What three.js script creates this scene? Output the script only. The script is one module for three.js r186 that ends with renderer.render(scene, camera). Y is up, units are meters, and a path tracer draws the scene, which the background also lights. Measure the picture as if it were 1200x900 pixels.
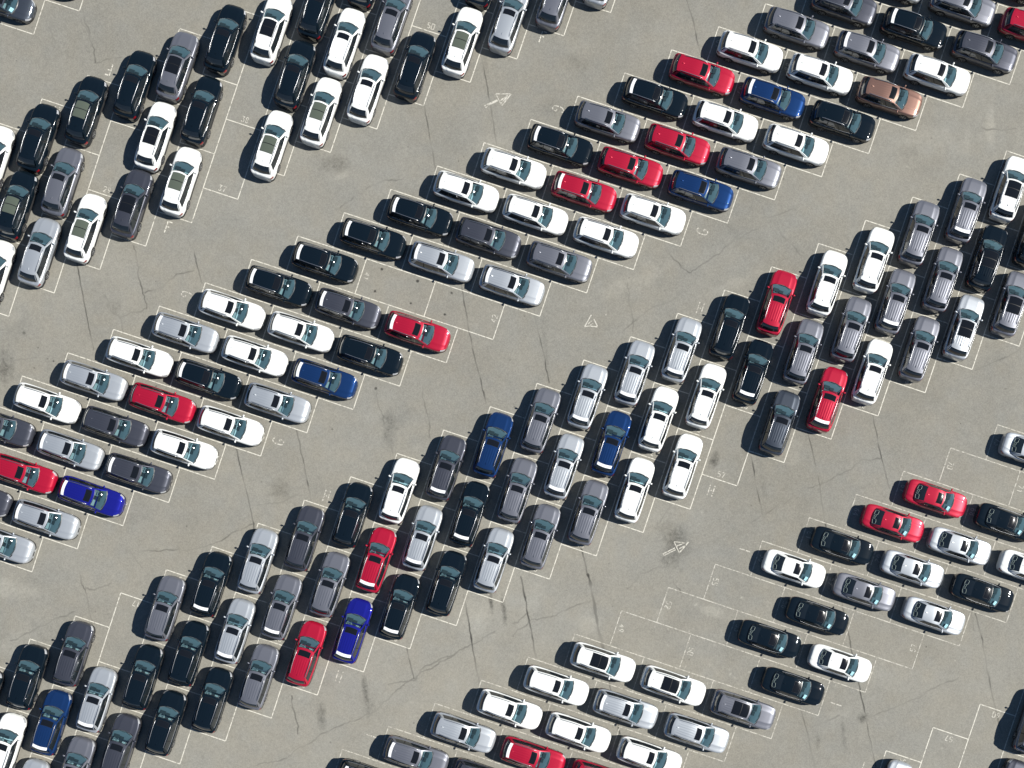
import * as THREE from 'three';
import { mergeGeometries } from 'three/addons/utils/BufferGeometryUtils.js';

// ------------------------------------------------------------------ camera, sky, sun, exposure
// the photograph is an off-centre cut of a straight-down view: the lens looks at the ground below it, shifted, not tilted
const PX = 15.75, FOCAL = 1500, BELOW = [615, 690]; // plan units per metre, focal length and foot of the plumb line in a 1200 x 900 picture
const HEIGHT = FOCAL / PX;
const scene = new THREE.Scene();
const camera = new THREE.PerspectiveCamera(2 * Math.atan(450 / FOCAL) * 180 / Math.PI, 4 / 3, 1, 2000);
camera.up.set(0, 0, -1);
camera.position.set((BELOW[0] - 600) / PX, HEIGHT, (BELOW[1] - 450) / PX);
camera.lookAt(camera.position.x, 0, camera.position.z);
camera.setViewOffset(1200, 900, 600 - BELOW[0], 450 - BELOW[1], 1200, 900);

const renderer = new THREE.WebGLRenderer({ antialias: true });
renderer.setSize(1024, 768);
renderer.toneMapping = THREE.LinearToneMapping;
renderer.toneMappingExposure = 1.75;
renderer.shadowMap.enabled = true;

{ // clear midday sky: deep blue overhead, paler and hazier towards the horizon
  const w = 256, h = 128, data = new Float32Array(w * h * 4);
  for (let j = 0; j < h; j++) {
    const up = Math.sin(((j + 0.5) / h - 0.5) * Math.PI);
    const t = Math.pow(1 - Math.max(up, 0), 3);
    const below = up < 0;
    for (let i = 0; i < w; i++) {
      const o = (j * w + i) * 4;
      data[o] = below ? 0.06 : 0.024 + 0.16 * t;
      data[o + 1] = below ? 0.06 : 0.056 + 0.18 * t;
      data[o + 2] = below ? 0.055 : 0.122 + 0.18 * t;
      data[o + 3] = 1;
    }
  }
  const sky = new THREE.DataTexture(data, w, h, THREE.RGBAFormat, THREE.FloatType);
  sky.mapping = THREE.EquirectangularReflectionMapping;
  sky.magFilter = sky.minFilter = THREE.LinearFilter;
  sky.needsUpdate = true;
  scene.background = sky;
  scene.environment = sky;
}
const SUN = new THREE.Vector3(1.0, 1.0, -0.06).normalize();
const sun = new THREE.DirectionalLight(new THREE.Color(1, 0.965, 0.9), 4.2);
sun.position.copy(SUN).multiplyScalar(150);
sun.target.position.set(0, 0, 0);
sun.castShadow = true;
sun.shadow.radius = 1;
Object.assign(sun.shadow.camera, { left: -60, right: 60, top: 60, bottom: -60, near: 10, far: 320 });
sun.shadow.mapSize.set(4096, 4096);
scene.add(sun, sun.target);

// ------------------------------------------------------------------ small helpers
let seed = 20417;
const rnd = () => { seed = (seed * 1664525 + 1013904223) >>> 0; return seed / 4294967296; };
const lerp = (a, b, t) => a + (b - a) * t;
const used = {};
const numbered = (n) => { const k = used[n] = (used[n] ?? -1) + 1; return k ? `${n}_${String(k).padStart(3, '0')}` : n; };
function shade(o) { o.castShadow = o.receiveShadow = true; return o; }
function part(name, geo, mat, parent) {
  const m = shade(new THREE.Mesh(geo, mat)); m.name = name; parent.add(m); return m;
}
// value of a smooth curve through [x, y] keys
function curve(keys) {
  return (x) => {
    const n = keys.length;
    if (x <= keys[0][0]) return keys[0][1];
    if (x >= keys[n - 1][0]) return keys[n - 1][1];
    let i = 0; while (x > keys[i + 1][0]) i++;
    const [x1, y1] = keys[i], [x2, y2] = keys[i + 1], d = x2 - x1, t = (x - x1) / d;
    const slope = (a, b) => (keys[b][1] - keys[a][1]) / (keys[b][0] - keys[a][0]);
    const s = slope(i, i + 1);
    const lim = (m) => (m * s <= 0 ? 0 : Math.sign(m) * Math.min(Math.abs(m), 3 * Math.abs(s)));
    const m1 = lim(i ? (slope(i - 1, i) + s) / 2 : s) * d, m2 = lim(i + 2 < n ? (slope(i + 1, i + 2) + s) / 2 : s) * d;
    const t2 = t * t, t3 = t2 * t;
    return (2 * t3 - 3 * t2 + 1) * y1 + (t3 - 2 * t2 + t) * m1 + (3 * t2 - 2 * t3) * y2 + (t3 - t2) * m2;
  };
}
// sheet over f(u, v) -> [x, y, z]
function patch(f, nu, nv, u0 = 0, u1 = 1, v0 = 0, v1 = 1) {
  const pos = [], uv = [], idx = [];
  for (let i = 0; i <= nu; i++) for (let j = 0; j <= nv; j++) {
    const p = f(lerp(u0, u1, i / nu), lerp(v0, v1, j / nv));
    pos.push(p[0], p[1], p[2]); uv.push(p[0], p[2]);
  }
  for (let i = 0; i < nu; i++) for (let j = 0; j < nv; j++) {
    const a = i * (nv + 1) + j, b = a + nv + 1;
    idx.push(a, b, a + 1, b, b + 1, a + 1);
  }
  const g = new THREE.BufferGeometry();
  g.setAttribute('position', new THREE.Float32BufferAttribute(pos, 3));
  g.setAttribute('uv', new THREE.Float32BufferAttribute(uv, 2));
  g.setIndex(idx); g.computeVertexNormals();
  return g;
}
const frame = (f, n, u0, u1, v0, v1) => [ // the border that is left round a hole in a sheet
  patch(f, n, 1, 0, 1, 0, v0), patch(f, n, 1, 0, 1, v1, 1), patch(f, 2, n, 0, u0, v0, v1), patch(f, 2, n, u1, 1, v0, v1)];
const flip = (f) => (u, v) => { const p = f(u, v); return [p[0], p[1], -p[2]]; };
const lift = (f, d) => (u, v) => { // moved d outwards along its own normal
  const e = 1e-3, p = f(u, v), a = f(u + e, v), b = f(u, v + e);
  const n = new THREE.Vector3(a[0] - p[0], a[1] - p[1], a[2] - p[2]).cross(new THREE.Vector3(b[0] - p[0], b[1] - p[1], b[2] - p[2])).normalize();
  if (n.y < 0) n.negate();
  return [p[0] + n.x * d, p[1] + n.y * d, p[2] + n.z * d];
};
function boxAt(w, h, d, x, y, z, rz = 0, ry = 0) {
  const g = new THREE.BoxGeometry(w, h, d); g.rotateZ(rz); g.rotateY(ry); g.translate(x, y, z); return g;
}
function tubeOf(pts, r, n = 10, k = 5) {
  return new THREE.TubeGeometry(new THREE.CatmullRomCurve3(pts.map((p) => new THREE.Vector3(...p))), n, r, k, false);
}
function hash(i, j) { let h = Math.imul(i, 374761393) ^ Math.imul(j, 668265263); h = Math.imul(h ^ (h >>> 13), 1274126177); return ((h ^ (h >>> 16)) >>> 0) / 4294967296; }
function noise(x, y) {
  const i = Math.floor(x), j = Math.floor(y), a = x - i, b = y - j, u = a * a * (3 - 2 * a), v = b * b * (3 - 2 * b);
  return lerp(lerp(hash(i, j), hash(i + 1, j), u), lerp(hash(i, j + 1), hash(i + 1, j + 1), u), v) - 0.5;
}

// ------------------------------------------------------------------ the lot's own grid, as it was surveyed
// plan(): points read off the site plan (15.75 plan units to the metre); lot(): grid metres (along the bays, across the bays) to the ground
const plan = (x, y) => [(x - 600) / 15.75, (y - 450) / 15.75];
const WARP = [[-0.4740, 0.9283], [-15.8152, 47.3909], [0.1883, 0.0278], [0.1065, -0.3383], [47.4649, 15.7889], [-0.4110, 0.2534], [-0.3038, 0.0512], [0.4805, 0.1865], [0.2332, -0.1349], [-0.2790, -0.0406]];
const ORIGIN = { H2: [0.000, 0.000], H4: [31.705, 18.868], H0: [-7.281, -24.608], V3: [6.697, 18.570], V1: [-5.134, -20.204], V5: [70.068, 6.011] };
const BAY = 5.4254, STEP = 2.7485, ACROSS = 2.7457; // bay length, shift from file to file, bay width
function lot(gx, gy) {
  const x = (gx - 35) / 50, y = (gy + 10) / 50, f = [1, y, y * y, y * y * y, x, x * y, x * y * y, x * x, x * x * y, x * x * x];
  let X = 0, Z = 0; f.forEach((v, i) => { X += v * WARP[i][0]; Z += v * WARP[i][1]; });
  return [X, Z];
}

// ------------------------------------------------------------------ ground
const GW = 100, GD = 75; // the surfaced yard, metres
function asphaltTexture() {
  const w = 2048, h = 1536, s = w / GW, tone = new Float32Array(w * h).fill(1), warm = new Float32Array(w * h);
  const px = (x, y) => { const [X, Z] = plan(x, y); return [(X + GW / 2) * s, (Z + GD / 2) * s]; };
  for (let j = 0; j < h; j++) for (let i = 0; i < w; i++) {
    const x = i / s, y = j / s, n = j * w + i;
    const big = noise(x * 0.045 + 7, y * 0.045) * 0.12 + noise(x * 0.13, y * 0.13 + 40) * 0.12 + noise(x * 0.42 + 9, y * 0.42) * 0.09;
    const mid = noise(x * 1.3, y * 1.3 + 3) * 0.055 + noise(x * 3.9 + 5, y * 3.9) * 0.05;
    const backscatter = 0.05 * Math.tanh((y - GD / 2 - 0.55 * (x - GW / 2)) / 22); // paler towards the lower left: sun backscatter put into the asphalt tone
    tone[n] += backscatter + big + mid + (hash(i, j) - 0.5) * 0.3 + noise(x * 9, y * 9) * 0.10;
    warm[n] = noise(x * 0.2 + 90, y * 0.2) * 0.02 + noise(x * 1.1 + 30, y * 1.1) * 0.025;
  }
  const blot = (x, y, rx, ry, amount, turn = 0, grain = 0.6) => { // a stain or worn patch, soft and ragged
    const [cx, cy] = px(x, y), R = Math.max(rx, ry) / 15.75 * s * 1.6, c = Math.cos(turn), q = Math.sin(turn), k = s / 15.75;
    for (let j = Math.max(0, Math.floor(cy - R)); j < Math.min(h, cy + R); j++) for (let i = Math.max(0, Math.floor(cx - R)); i < Math.min(w, cx + R); i++) {
      const dx = i - cx, dy = j - cy, a = (dx * c + dy * q) / (rx * k), b = (-dx * q + dy * c) / (ry * k);
      const d = Math.sqrt(a * a + b * b) + noise(i * 0.06 + x, j * 0.06) * grain + noise(i * 0.25, j * 0.25 + y) * grain * 0.6;
      if (d < 1) { const e = 1 - d; tone[j * w + i] += amount * (amount < 0 ? 1.9 : 1.5) * e * e * (3 - 2 * e) * (1 + noise(i * 0.4, j * 0.4) * 0.8); }
    }
  };
  const crack = (strength, width, ...pts) => {
    const amount = Math.min(0.8, strength * (strength > 0.3 ? 2.2 : 1.9)); // a wandering crack or an opened paving seam
    for (let k = 0; k + 3 < pts.length; k += 2) {
      const [x0, y0] = px(pts[k], pts[k + 1]), [x1, y1] = px(pts[k + 2], pts[k + 3]), n = Math.ceil(Math.hypot(x1 - x0, y1 - y0) * 2);
      for (let t = 0; t <= n; t++) {
        const bx = lerp(x0, x1, t / n), by = lerp(y0, y1, t / n);
        const wx = noise(bx * 0.07, by * 0.07 + 11) * 5 + noise(bx * 0.3, by * 0.3) * 2.2, wy = noise(bx * 0.07 + 31, by * 0.07) * 5 + noise(bx * 0.3, by * 0.3 + 17) * 2.2;
        const x = bx + wx * (strength > 0.3 ? 0.35 : 1), y = by + wy * (strength > 0.3 ? 0.35 : 1);
        const fade = 0.75 + noise(bx * 0.05 + 60, by * 0.05) * 1.3, r = Math.max(0.042, width) * s * (0.8 + noise(bx * 0.11, by * 0.11) * 0.9);
        for (let j = Math.floor(y - r - 1); j <= y + r + 1; j++) for (let i = Math.floor(x - r - 1); i <= x + r + 1; i++) {
          if (i < 0 || j < 0 || i >= w || j >= h) continue;
          const d = Math.hypot(i - x, j - y), e = Math.max(0, Math.min(1, r + 0.5 - d)), m = j * w + i;
          const v = 1 - amount * Math.max(0, Math.min(1.2, fade)) * e;
          if (e > 0 && tone[m] > v) tone[m] = lerp(tone[m], Math.min(tone[m], v), 0.5);
        }
      }
    }
  };
  // worn light patches and dark oily ones
  [[15, 690, 40, 22, 0.13], [22, 770, 30, 40, 0.10], [735, 330, 70, 16, 0.12, -0.35], [850, 335, 60, 10, 0.10, -0.4], [575, 165, 26, 14, 0.10], [560, 725, 30, 30, 0.10], [620, 700, 26, 22, 0.08],
    [690, 730, 20, 20, 0.12], [1100, 165, 60, 30, 0.09], [1160, 150, 8, 45, 0.14], [930, 530, 18, 40, 0.07], [835, 715, 26, 8, 0.16, 0.3], [770, 720, 22, 12, 0.08], [400, 205, 16, 5, 0.15, -0.4], [985, 835, 30, 10, 0.08, -0.3], [1040, 790, 50, 25, 0.05],
    [792, 640, 22, 34, -0.20], [783, 620, 22, 22, -0.12], [395, 190, 26, 22, -0.14], [330, 575, 22, 16, -0.13], [455, 500, 12, 26, -0.16, 0.2], [465, 490, 30, 16, -0.10, -0.4], [4, 425, 14, 34, -0.22],
    [135, 362, 12, 18, -0.13], [575, 705, 4, 26, -0.32, -0.12], [590, 712, 4, 26, -0.30, -0.12], [377, 838, 8, 24, -0.20, -0.1], [428, 812, 5, 26, -0.20, -0.12], [432, 830, 9, 14, -0.12], [988, 855, 5, 26, -0.18, -0.1],
    [1012, 842, 8, 8, -0.28], [958, 868, 5, 20, -0.14, -0.1], [836, 540, 7, 14, -0.26, 0.3], [970, 640, 10, 6, -0.08], [132, 59, 3, 3, -0.3], [27, 390, 5, 5, -0.3], [440, 455, 2.5, 2.5, -0.4], [640, 415, 4, 60, -0.06, -0.1]]
    .forEach((b) => blot(...b));
  [[447, 315], [489, 329], [439, 341], [529, 343], [481, 355], [521, 368], [412, 331]].forEach(([x, y], i) => blot(x, y, 2.6 - i * 0.15, 2.4 - i * 0.12, -0.75, 0, 0.2));
  for (let i = 0; i < 46; i++) { // pale scuffs of old markings in the empty bays at lower right
    const t = rnd(), u = rnd(); blot(735 + 230 * t + 30 * u, 700 - 10 * t + 95 * u + 40 * t * u, 1.5 + rnd() * 3, 1.2 + rnd() * 2, 0.14 + rnd() * 0.16, rnd() * 3, 0.5);
  }
  for (let i = 0; i < 90; i++) blot(rnd() * 1200, rnd() * 900, 4 + rnd() * 26, 3 + rnd() * 16, (rnd() - 0.5) * 0.13, rnd() * 3);
  for (let i = 0; i < 160; i++) blot(rnd() * 1200, rnd() * 900, 0.7 + rnd() * 1.2, 0.7 + rnd() * 1.0, rnd() < 0.5 ? -0.35 : 0.3, 0, 0.3);
  // seams between the paving lanes
  [[0.42, 0.045, 540, 332, 546, 365, 550, 390, 557, 425, 564, 449, 570, 477], [0.34, 0.05, 624, 359, 630, 385, 637, 415, 643, 448], [0.42, 0.035, 496, 122, 507, 180, 511, 207], [0.36, 0.035, 562, 58, 575, 125, 582, 172],
    [0.42, 0.045, 804, 0, 812, 25, 820, 63], [0.3, 0.03, 156, 287, 165, 330, 172, 361], [0.36, 0.03, 88, 298, 100, 365, 110, 410], [0.36, 0.03, 227, 292, 236, 332], [0.36, 0.03, 276, 522, 286, 565, 297, 614, 298, 640],
    [0.3, 0.03, 95, 675, 101, 700, 107, 730], [0.4, 0.05, 543, 696, 551, 745, 557, 780, 562, 805], [0.36, 0.04, 476, 758, 484, 794], [0.42, 0.06, 610, 675, 618, 718, 628, 770], [0.46, 0.13, 689, 672, 696, 708, 700, 735, 706, 757, 712, 788],
    [0.42, 0.06, 712, 788, 716, 810, 726, 860], [0.36, 0.03, 1022, 482, 1032, 535, 1042, 572], [0.36, 0.03, 946, 505, 960, 567, 967, 617], [0.42, 0.04, 1142, 716, 1150, 747, 1162, 815, 1174, 860],
    [0.42, 0.045, 986, 702, 997, 760, 1005, 797, 1015, 845, 1026, 899], [0.36, 0.04, 937, 827, 946, 860, 954, 898], [0.36, 0.045, 681, 640, 689, 676], [0.36, 0.045, 880, 535, 886, 570, 893, 602], [0.36, 0.035, 347, 502, 356, 545, 364, 586],
    [0.24, 0.03, 440, 462, 452, 505, 461, 532], [0.24, 0.03, 494, 452, 505, 512], [0.3, 0.03, 340, 815, 350, 860], [0.22, 0.03, 152, 645, 166, 665], [0.3, 0.03, 790, 680, 799, 694], [0.3, 0.05, 98, 18, 108, 55, 111, 75]]
    .forEach((c) => crack(...c));
  // wandering cracks
  [[0.26, 0.03, 170, 344, 190, 336, 207, 322, 227, 316], [0.2, 0.025, 122, 345, 130, 362, 140, 372, 145, 386], [0.2, 0.025, 140, 372, 170, 361], [0.26, 0.025, 162, 646, 200, 644, 230, 644, 255, 635, 275, 622, 297, 614],
    [0.22, 0.025, 12, 751, 62, 727, 87, 716], [0.22, 0.025, 300, 897, 335, 887, 365, 868, 395, 850, 432, 838, 455, 820, 480, 795, 510, 780, 535, 765], [0.2, 0.025, 455, 803, 485, 795, 500, 780, 540, 762, 580, 740],
    [0.22, 0.025, 600, 745, 622, 727, 650, 721, 672, 710, 691, 704], [0.16, 0.025, 600, 730, 620, 718], [0.26, 0.03, 1032, 536, 1012, 539, 990, 552, 960, 568, 937, 577, 900, 600], [0.16, 0.025, 1017, 840, 1060, 825, 1087, 810, 1122, 795],
    [0.2, 0.025, 750, 672, 787, 660, 825, 637, 875, 615, 897, 600], [0.24, 0.03, 784, 296, 807, 320], [0.22, 0.025, 807, 320, 837, 300, 862, 280, 892, 265], [0.18, 0.02, 95, 22, 108, 52], [0.14, 0.02, 57, 27, 65, 52, 45, 90],
    [0.2, 0.025, 110, 75, 125, 70, 142, 66], [0.26, 0.03, 1142, 434, 1165, 425, 1195, 410], [0.26, 0.03, 1118, 424, 1112, 441], [0.2, 0.025, 745, 52, 770, 48], [0.22, 0.02, 398, 243, 412, 232], [0.2, 0.025, 427, 222, 445, 212, 470, 210],
    [0.18, 0.02, 730, 388, 760, 362, 790, 350], [0.18, 0.025, 735, 330, 742, 388], [0.2, 0.02, 900, 255, 930, 245], [0.18, 0.03, 905, 260, 938, 300], [0.16, 0.025, 1150, 150, 1155, 153, 1190, 150], [0.22, 0.025, 1137, 715, 1142, 740],
    [0.2, 0.02, 12, 423, 22, 420, 42, 418], [0.16, 0.02, 100, 690, 112, 690, 130, 683], [0.18, 0.02, 773, 612, 785, 592, 776, 582], [0.14, 0.02, 735, 690, 750, 672], [0.14, 0.02, 300, 592, 320, 590, 350, 578], [0.16, 0.02, 958, 850, 985, 838]]
    .forEach((c) => crack(...c));
  const data = new Uint8Array(w * h * 4), enc = (v) => { v = Math.max(0, Math.min(1, v)); return 255 * (v <= 0.0031308 ? v * 12.92 : 1.055 * Math.pow(v, 1 / 2.4) - 0.055); };
  for (let j = 0; j < h; j++) for (let i = 0; i < w; i++) {
    const n = j * w + i, o = ((h - 1 - j) * w + i) * 4, t = Math.max(0.15, tone[n]);
    data[o] = enc(0.209 * t * (1 + warm[n])); data[o + 1] = enc(0.2015 * t); data[o + 2] = enc(0.1735 * t * (1 - warm[n] * 1.6)); data[o + 3] = 255;
  }
  const tex = new THREE.DataTexture(data, w, h); tex.colorSpace = THREE.SRGBColorSpace;
  tex.magFilter = tex.minFilter = THREE.LinearFilter; tex.needsUpdate = true;
  return tex;
}
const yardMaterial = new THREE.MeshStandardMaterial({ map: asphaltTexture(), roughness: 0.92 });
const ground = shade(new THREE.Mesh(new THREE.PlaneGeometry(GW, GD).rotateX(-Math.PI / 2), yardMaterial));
ground.name = 'ground';
ground.userData = { kind: 'structure', label: 'grey cracked asphalt of the car storage yard with painted bays' };
scene.add(ground);
{ // plain asphalt that goes on to the horizon
  const n = 256, d = new Uint8Array(n * n * 4);
  for (let j = 0; j < n; j++) for (let i = 0; i < n; i++) {
    const t = 1 + (hash(i, j + 900) - 0.5) * 0.2, o = (j * n + i) * 4;
    d[o] = 123 * t; d[o + 1] = 120 * t; d[o + 2] = 112 * t; d[o + 3] = 255;
  }
  const tex = new THREE.DataTexture(d, n, n); tex.colorSpace = THREE.SRGBColorSpace; tex.wrapS = tex.wrapT = THREE.RepeatWrapping;
  tex.magFilter = tex.minFilter = THREE.LinearFilter; tex.repeat.set(120, 120); tex.needsUpdate = true;
  const far = shade(new THREE.Mesh(new THREE.PlaneGeometry(1600, 1600).rotateX(-Math.PI / 2).translate(0, -0.01, 0), new THREE.MeshStandardMaterial({ map: tex, roughness: 0.95 })));
  far.name = 'far_ground'; far.userData = { kind: 'structure', label: 'plain grey asphalt beyond the marked yard' };
  scene.add(far);
}

// ------------------------------------------------------------------ painted bays, numbers, letters, arrows (thin sheets of paint on the asphalt)
function paintTexture(base, wear) { // road paint worn through to the asphalt in specks
  const n = 256, d = new Uint8Array(n * n * 4);
  for (let j = 0; j < n; j++) for (let i = 0; i < n; i++) {
    const v = noise(i * 0.09, j * 0.09) + noise(i * 0.3 + 9, j * 0.3) * 0.7 + (hash(i, j + 77) - 0.5) * 0.5, w = Math.max(0, Math.min(1, (v + wear) * 1.6)), o = (j * n + i) * 4;
    d[o] = lerp(base[0], 130, w); d[o + 1] = lerp(base[1], 127, w); d[o + 2] = lerp(base[2], 118, w); d[o + 3] = 255;
  }
  const t = new THREE.DataTexture(d, n, n); t.colorSpace = THREE.SRGBColorSpace; t.wrapS = t.wrapT = THREE.RepeatWrapping;
  t.magFilter = t.minFilter = THREE.LinearFilter; t.repeat.set(0.35, 0.35); t.needsUpdate = true;
  return t;
}
const paintFresh = new THREE.MeshStandardMaterial({ map: paintTexture([200, 197, 185], -0.08), roughness: 0.8 });
const paintWorn = new THREE.MeshStandardMaterial({ map: paintTexture([186, 183, 172], 0.18), roughness: 0.85 });
const paintScuffed = new THREE.MeshStandardMaterial({ map: paintTexture([190, 187, 176], 0.1), roughness: 0.85 });
function stroke(a, b, w, y) { // flat bar from a to b
  const dx = b[0] - a[0], dz = b[1] - a[1], l = Math.hypot(dx, dz), nx = -dz / l * w / 2, nz = dx / l * w / 2;
  return patch((u, v) => [lerp(a[0], b[0], u) + nx * (2 * v - 1), y, lerp(a[1], b[1], u) + nz * (2 * v - 1)], 1, 1, 0, 1, 1, 0);
}
const Y_LINE = 0.004, Y_BAR = 0.008, Y_TEXT = 0.004;
const inYard = (p) => Math.abs(p[0]) < GW / 2 - 0.5 && Math.abs(p[1]) < GD / 2 - 0.5;
function bayLine(name, g0, g1, w, y, mat) {
  const n = Math.max(1, Math.round(Math.hypot(g1[0] - g0[0], g1[1] - g0[1]) / 4)), out = [];
  for (let i = 0; i < n; i++) {
    const a = lot(lerp(g0[0], g1[0], i / n), lerp(g0[1], g1[1], i / n)), b = lot(lerp(g0[0], g1[0], (i + 1) / n), lerp(g0[1], g1[1], (i + 1) / n));
    if (inYard(a) && inYard(b)) out.push(stroke(a, b, w, y));
  }
  if (out.length) part(numbered(name), mergeGeometries(out), mat, ground);
}
const inView = (p, m = 3) => Math.abs(p[0]) < 38.1 + m && Math.abs(p[1]) < 28.6 + m;
const ROWS = { // origin of each block of bays on the grid; 'across' blocks have bays lying along the grid, 'upright' ones stand across it
  topCorner: { o: [ORIGIN.H0[0] - BAY, ORIGIN.H0[1] - ACROSS], along: true, from: -3, to: 3, n: 1, paint: paintFresh },
  topLeft: { o: ORIGIN.V1, along: false, from: -3, to: 15, n: 3, paint: paintFresh },
  upper: { o: ORIGIN.H2, along: true, from: -7, to: 21, n: 3, paint: paintFresh },
  centre: { o: ORIGIN.V3, along: false, from: -2, to: 24, n: 3, paint: paintFresh },
  lower: { o: ORIGIN.H4, along: true, from: -2, to: 16, n: 3, paint: paintWorn },
  corner: { o: ORIGIN.V5, along: false, from: -1, to: 5, n: 3, paint: paintFresh },
};
// a place in a block: k-th file, s bays along the file, t across the file (0..1)
function place(row, k, s, t) {
  const r = ROWS[row];
  return r.along ? [r.o[0] + k * STEP + s * BAY, r.o[1] - k * ACROSS + t * ACROSS] : [r.o[0] + k * ACROSS + t * ACROSS, r.o[1] - k * STEP + s * BAY];
}
for (const [row, r] of Object.entries(ROWS)) {
  for (let k = r.from; k <= r.to; k++) {
    const own = r.along ? place(row, k, 0, 0) : place(row, k, 0, 0);
    const end = r.along ? place(row, k + 1, r.n, 1) : place(row, k - 1, r.n, 1);
    if (k > r.from) bayLine('bay_line', own, r.along ? [end[0], own[1]] : [own[0], end[1]], 0.068, Y_LINE, r.paint);
    for (let j = 0; j <= r.n; j++) {
      const a = place(row, k, j, 0), b = place(row, k, j, 1), m = lot(...a);
      if (inView(m, 4)) bayLine('bay_divider', a, b, 0.068, Y_BAR, r.paint);
    }
  }
}
// stroke lettering: each glyph on a grid 0..2 wide, 0..4 high (y down)
const GLYPH = {
  0: [[0, 0, 2, 0, 2, 4, 0, 4, 0, 0]], 1: [[0.4, 0.8, 1.2, 0, 1.2, 4]], 2: [[0, 0.6, 0.5, 0, 1.6, 0, 2, 0.8, 1.8, 1.8, 0, 4, 2, 4]], 3: [[0, 0, 2, 0, 0.9, 1.6, 1.8, 2.2, 2, 3, 1.5, 4, 0.4, 4, 0, 3.4]],
  4: [[1.5, 4, 1.5, 0, 0, 2.8, 2, 2.8]], 5: [[1.9, 0, 0.2, 0, 0, 1.8, 1.3, 1.6, 2, 2.4, 1.9, 3.4, 1.2, 4, 0, 3.7]], 6: [[1.6, 0, 0.5, 1.2, 0, 2.8, 0.6, 4, 1.5, 4, 2, 3, 1.5, 2, 0.3, 2.2]],
  7: [[0, 0, 2, 0, 0.8, 4]], 8: [[1, 1.9, 0.1, 1.2, 0.5, 0, 1.5, 0, 1.9, 1.2, 1, 1.9, 0, 2.8, 0.5, 4, 1.5, 4, 2, 2.8, 1, 1.9]], 9: [[1.8, 1.6, 1, 2.1, 0.2, 1.6, 0.1, 0.7, 0.7, 0, 1.5, 0, 1.9, 0.8, 1.7, 2.6, 0.7, 4]],
  F: [[0, 0, 0, 1.2], [0, 1.5, 0, 2.7], [0, 3, 0, 4], [0.4, 0, 1.6, 0], [0.4, 1.8, 1.1, 1.8]], G: [[1.7, 0.5, 1.2, 0], [0.9, 0, 0.2, 0.6, 0, 1.6], [0, 2, 0.1, 3.4, 0.5, 3.9], [0.9, 4, 1.6, 3.7], [1.8, 3.3, 1.8, 2.4, 1.1, 2.4]],
  H: [[0, 0, 0, 0.6], [0, 1, 0, 3], [0, 3.4, 0, 4], [1.6, 0, 1.6, 0.6], [1.6, 1, 1.6, 3], [1.6, 3.4, 1.6, 4], [0.6, 2, 1, 2]], I: [[0, 0, 0, 1.7], [0, 2.1, 0, 4]], J: [[1.6, 0, 1.6, 1.5], [1.6, 1.9, 1.5, 3.4, 0.9, 4], [0.6, 4, 0, 3.2]],
};
function lettering(name, text, at, dir, high, w, mat) { // dir: reading direction on the ground (unit); text centred at 'at'
  const k = high / 4, adv = 3.1 * k, down = [-dir[1], dir[0]], total = text.length * adv - 1.1 * k, out = [];
  [...text].forEach((ch, n) => GLYPH[ch].forEach((line) => {
    for (let i = 0; i + 3 < line.length; i += 2) {
      const P = (x, y) => { const a = x * k + n * adv - total / 2, b = (y - 2) * k; return [at[0] + dir[0] * a + down[0] * b, at[1] + dir[1] * a + down[1] * b]; };
      out.push(stroke(P(line[i], line[i + 1]), P(line[i + 2], line[i + 3]), w, Y_TEXT));
    }
  }));
  part(numbered(name), mergeGeometries(out), mat, ground);
}
function unit(a, b) { const l = Math.hypot(b[0] - a[0], b[1] - a[1]); return [(b[0] - a[0]) / l, (b[1] - a[1]) / l]; }
function bayNumber(row, k, j, n, tail) { // tail: at the end where the bay begins
  const r = ROWS[row], along = r.along;
  const c = lot(...place(row, k, tail ? j + 0.075 : j + 1 - 0.075, along ? 0.45 : 0.5)), d = unit(lot(...place(row, k, j, 0)), lot(...place(row, k, j, 1)));
  if (!inView(c, 0)) return;
  const read = along ? (tail ? d : [-d[0], -d[1]]) : (tail ? [-d[0], -d[1]] : d);
  lettering('bay_number', String(n), c, read, 0.4, 0.055, r.along ? paintWorn : paintScuffed);
}
for (let k = -5; k < 19; k++) {
  if (k !== 6) bayNumber('upper', k, 0, Math.abs(22 + 3 * k), true);
  bayNumber('upper', k, 1, Math.abs(23 + 3 * k), true);
  bayNumber('upper', k, 2, Math.abs(24 + 3 * k), false);
}
for (let k = -1; k < 23; k++) { bayNumber('centre', k, 0, 11 + 3 * k, true); bayNumber('centre', k, 1, 10 + 3 * k, false); bayNumber('centre', k, 2, 9 + 3 * k, false); }
for (let k = 0; k < 15; k++) { bayNumber('lower', k, 0, 31 + 3 * k, true); bayNumber('lower', k, 1, 32 + 3 * k, true); bayNumber('lower', k, 2, 33 + 3 * k, false); }
for (let k = -1; k < 14; k++) { bayNumber('topLeft', k, 0, 24 + 3 * k, true); bayNumber('topLeft', k, 1, 23 + 3 * k, false); bayNumber('topLeft', k, 2, 22 + 3 * k, false); }
for (let k = 0; k < 3; k++) bayNumber('corner', k, 0, 54 + 3 * k, true);
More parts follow.
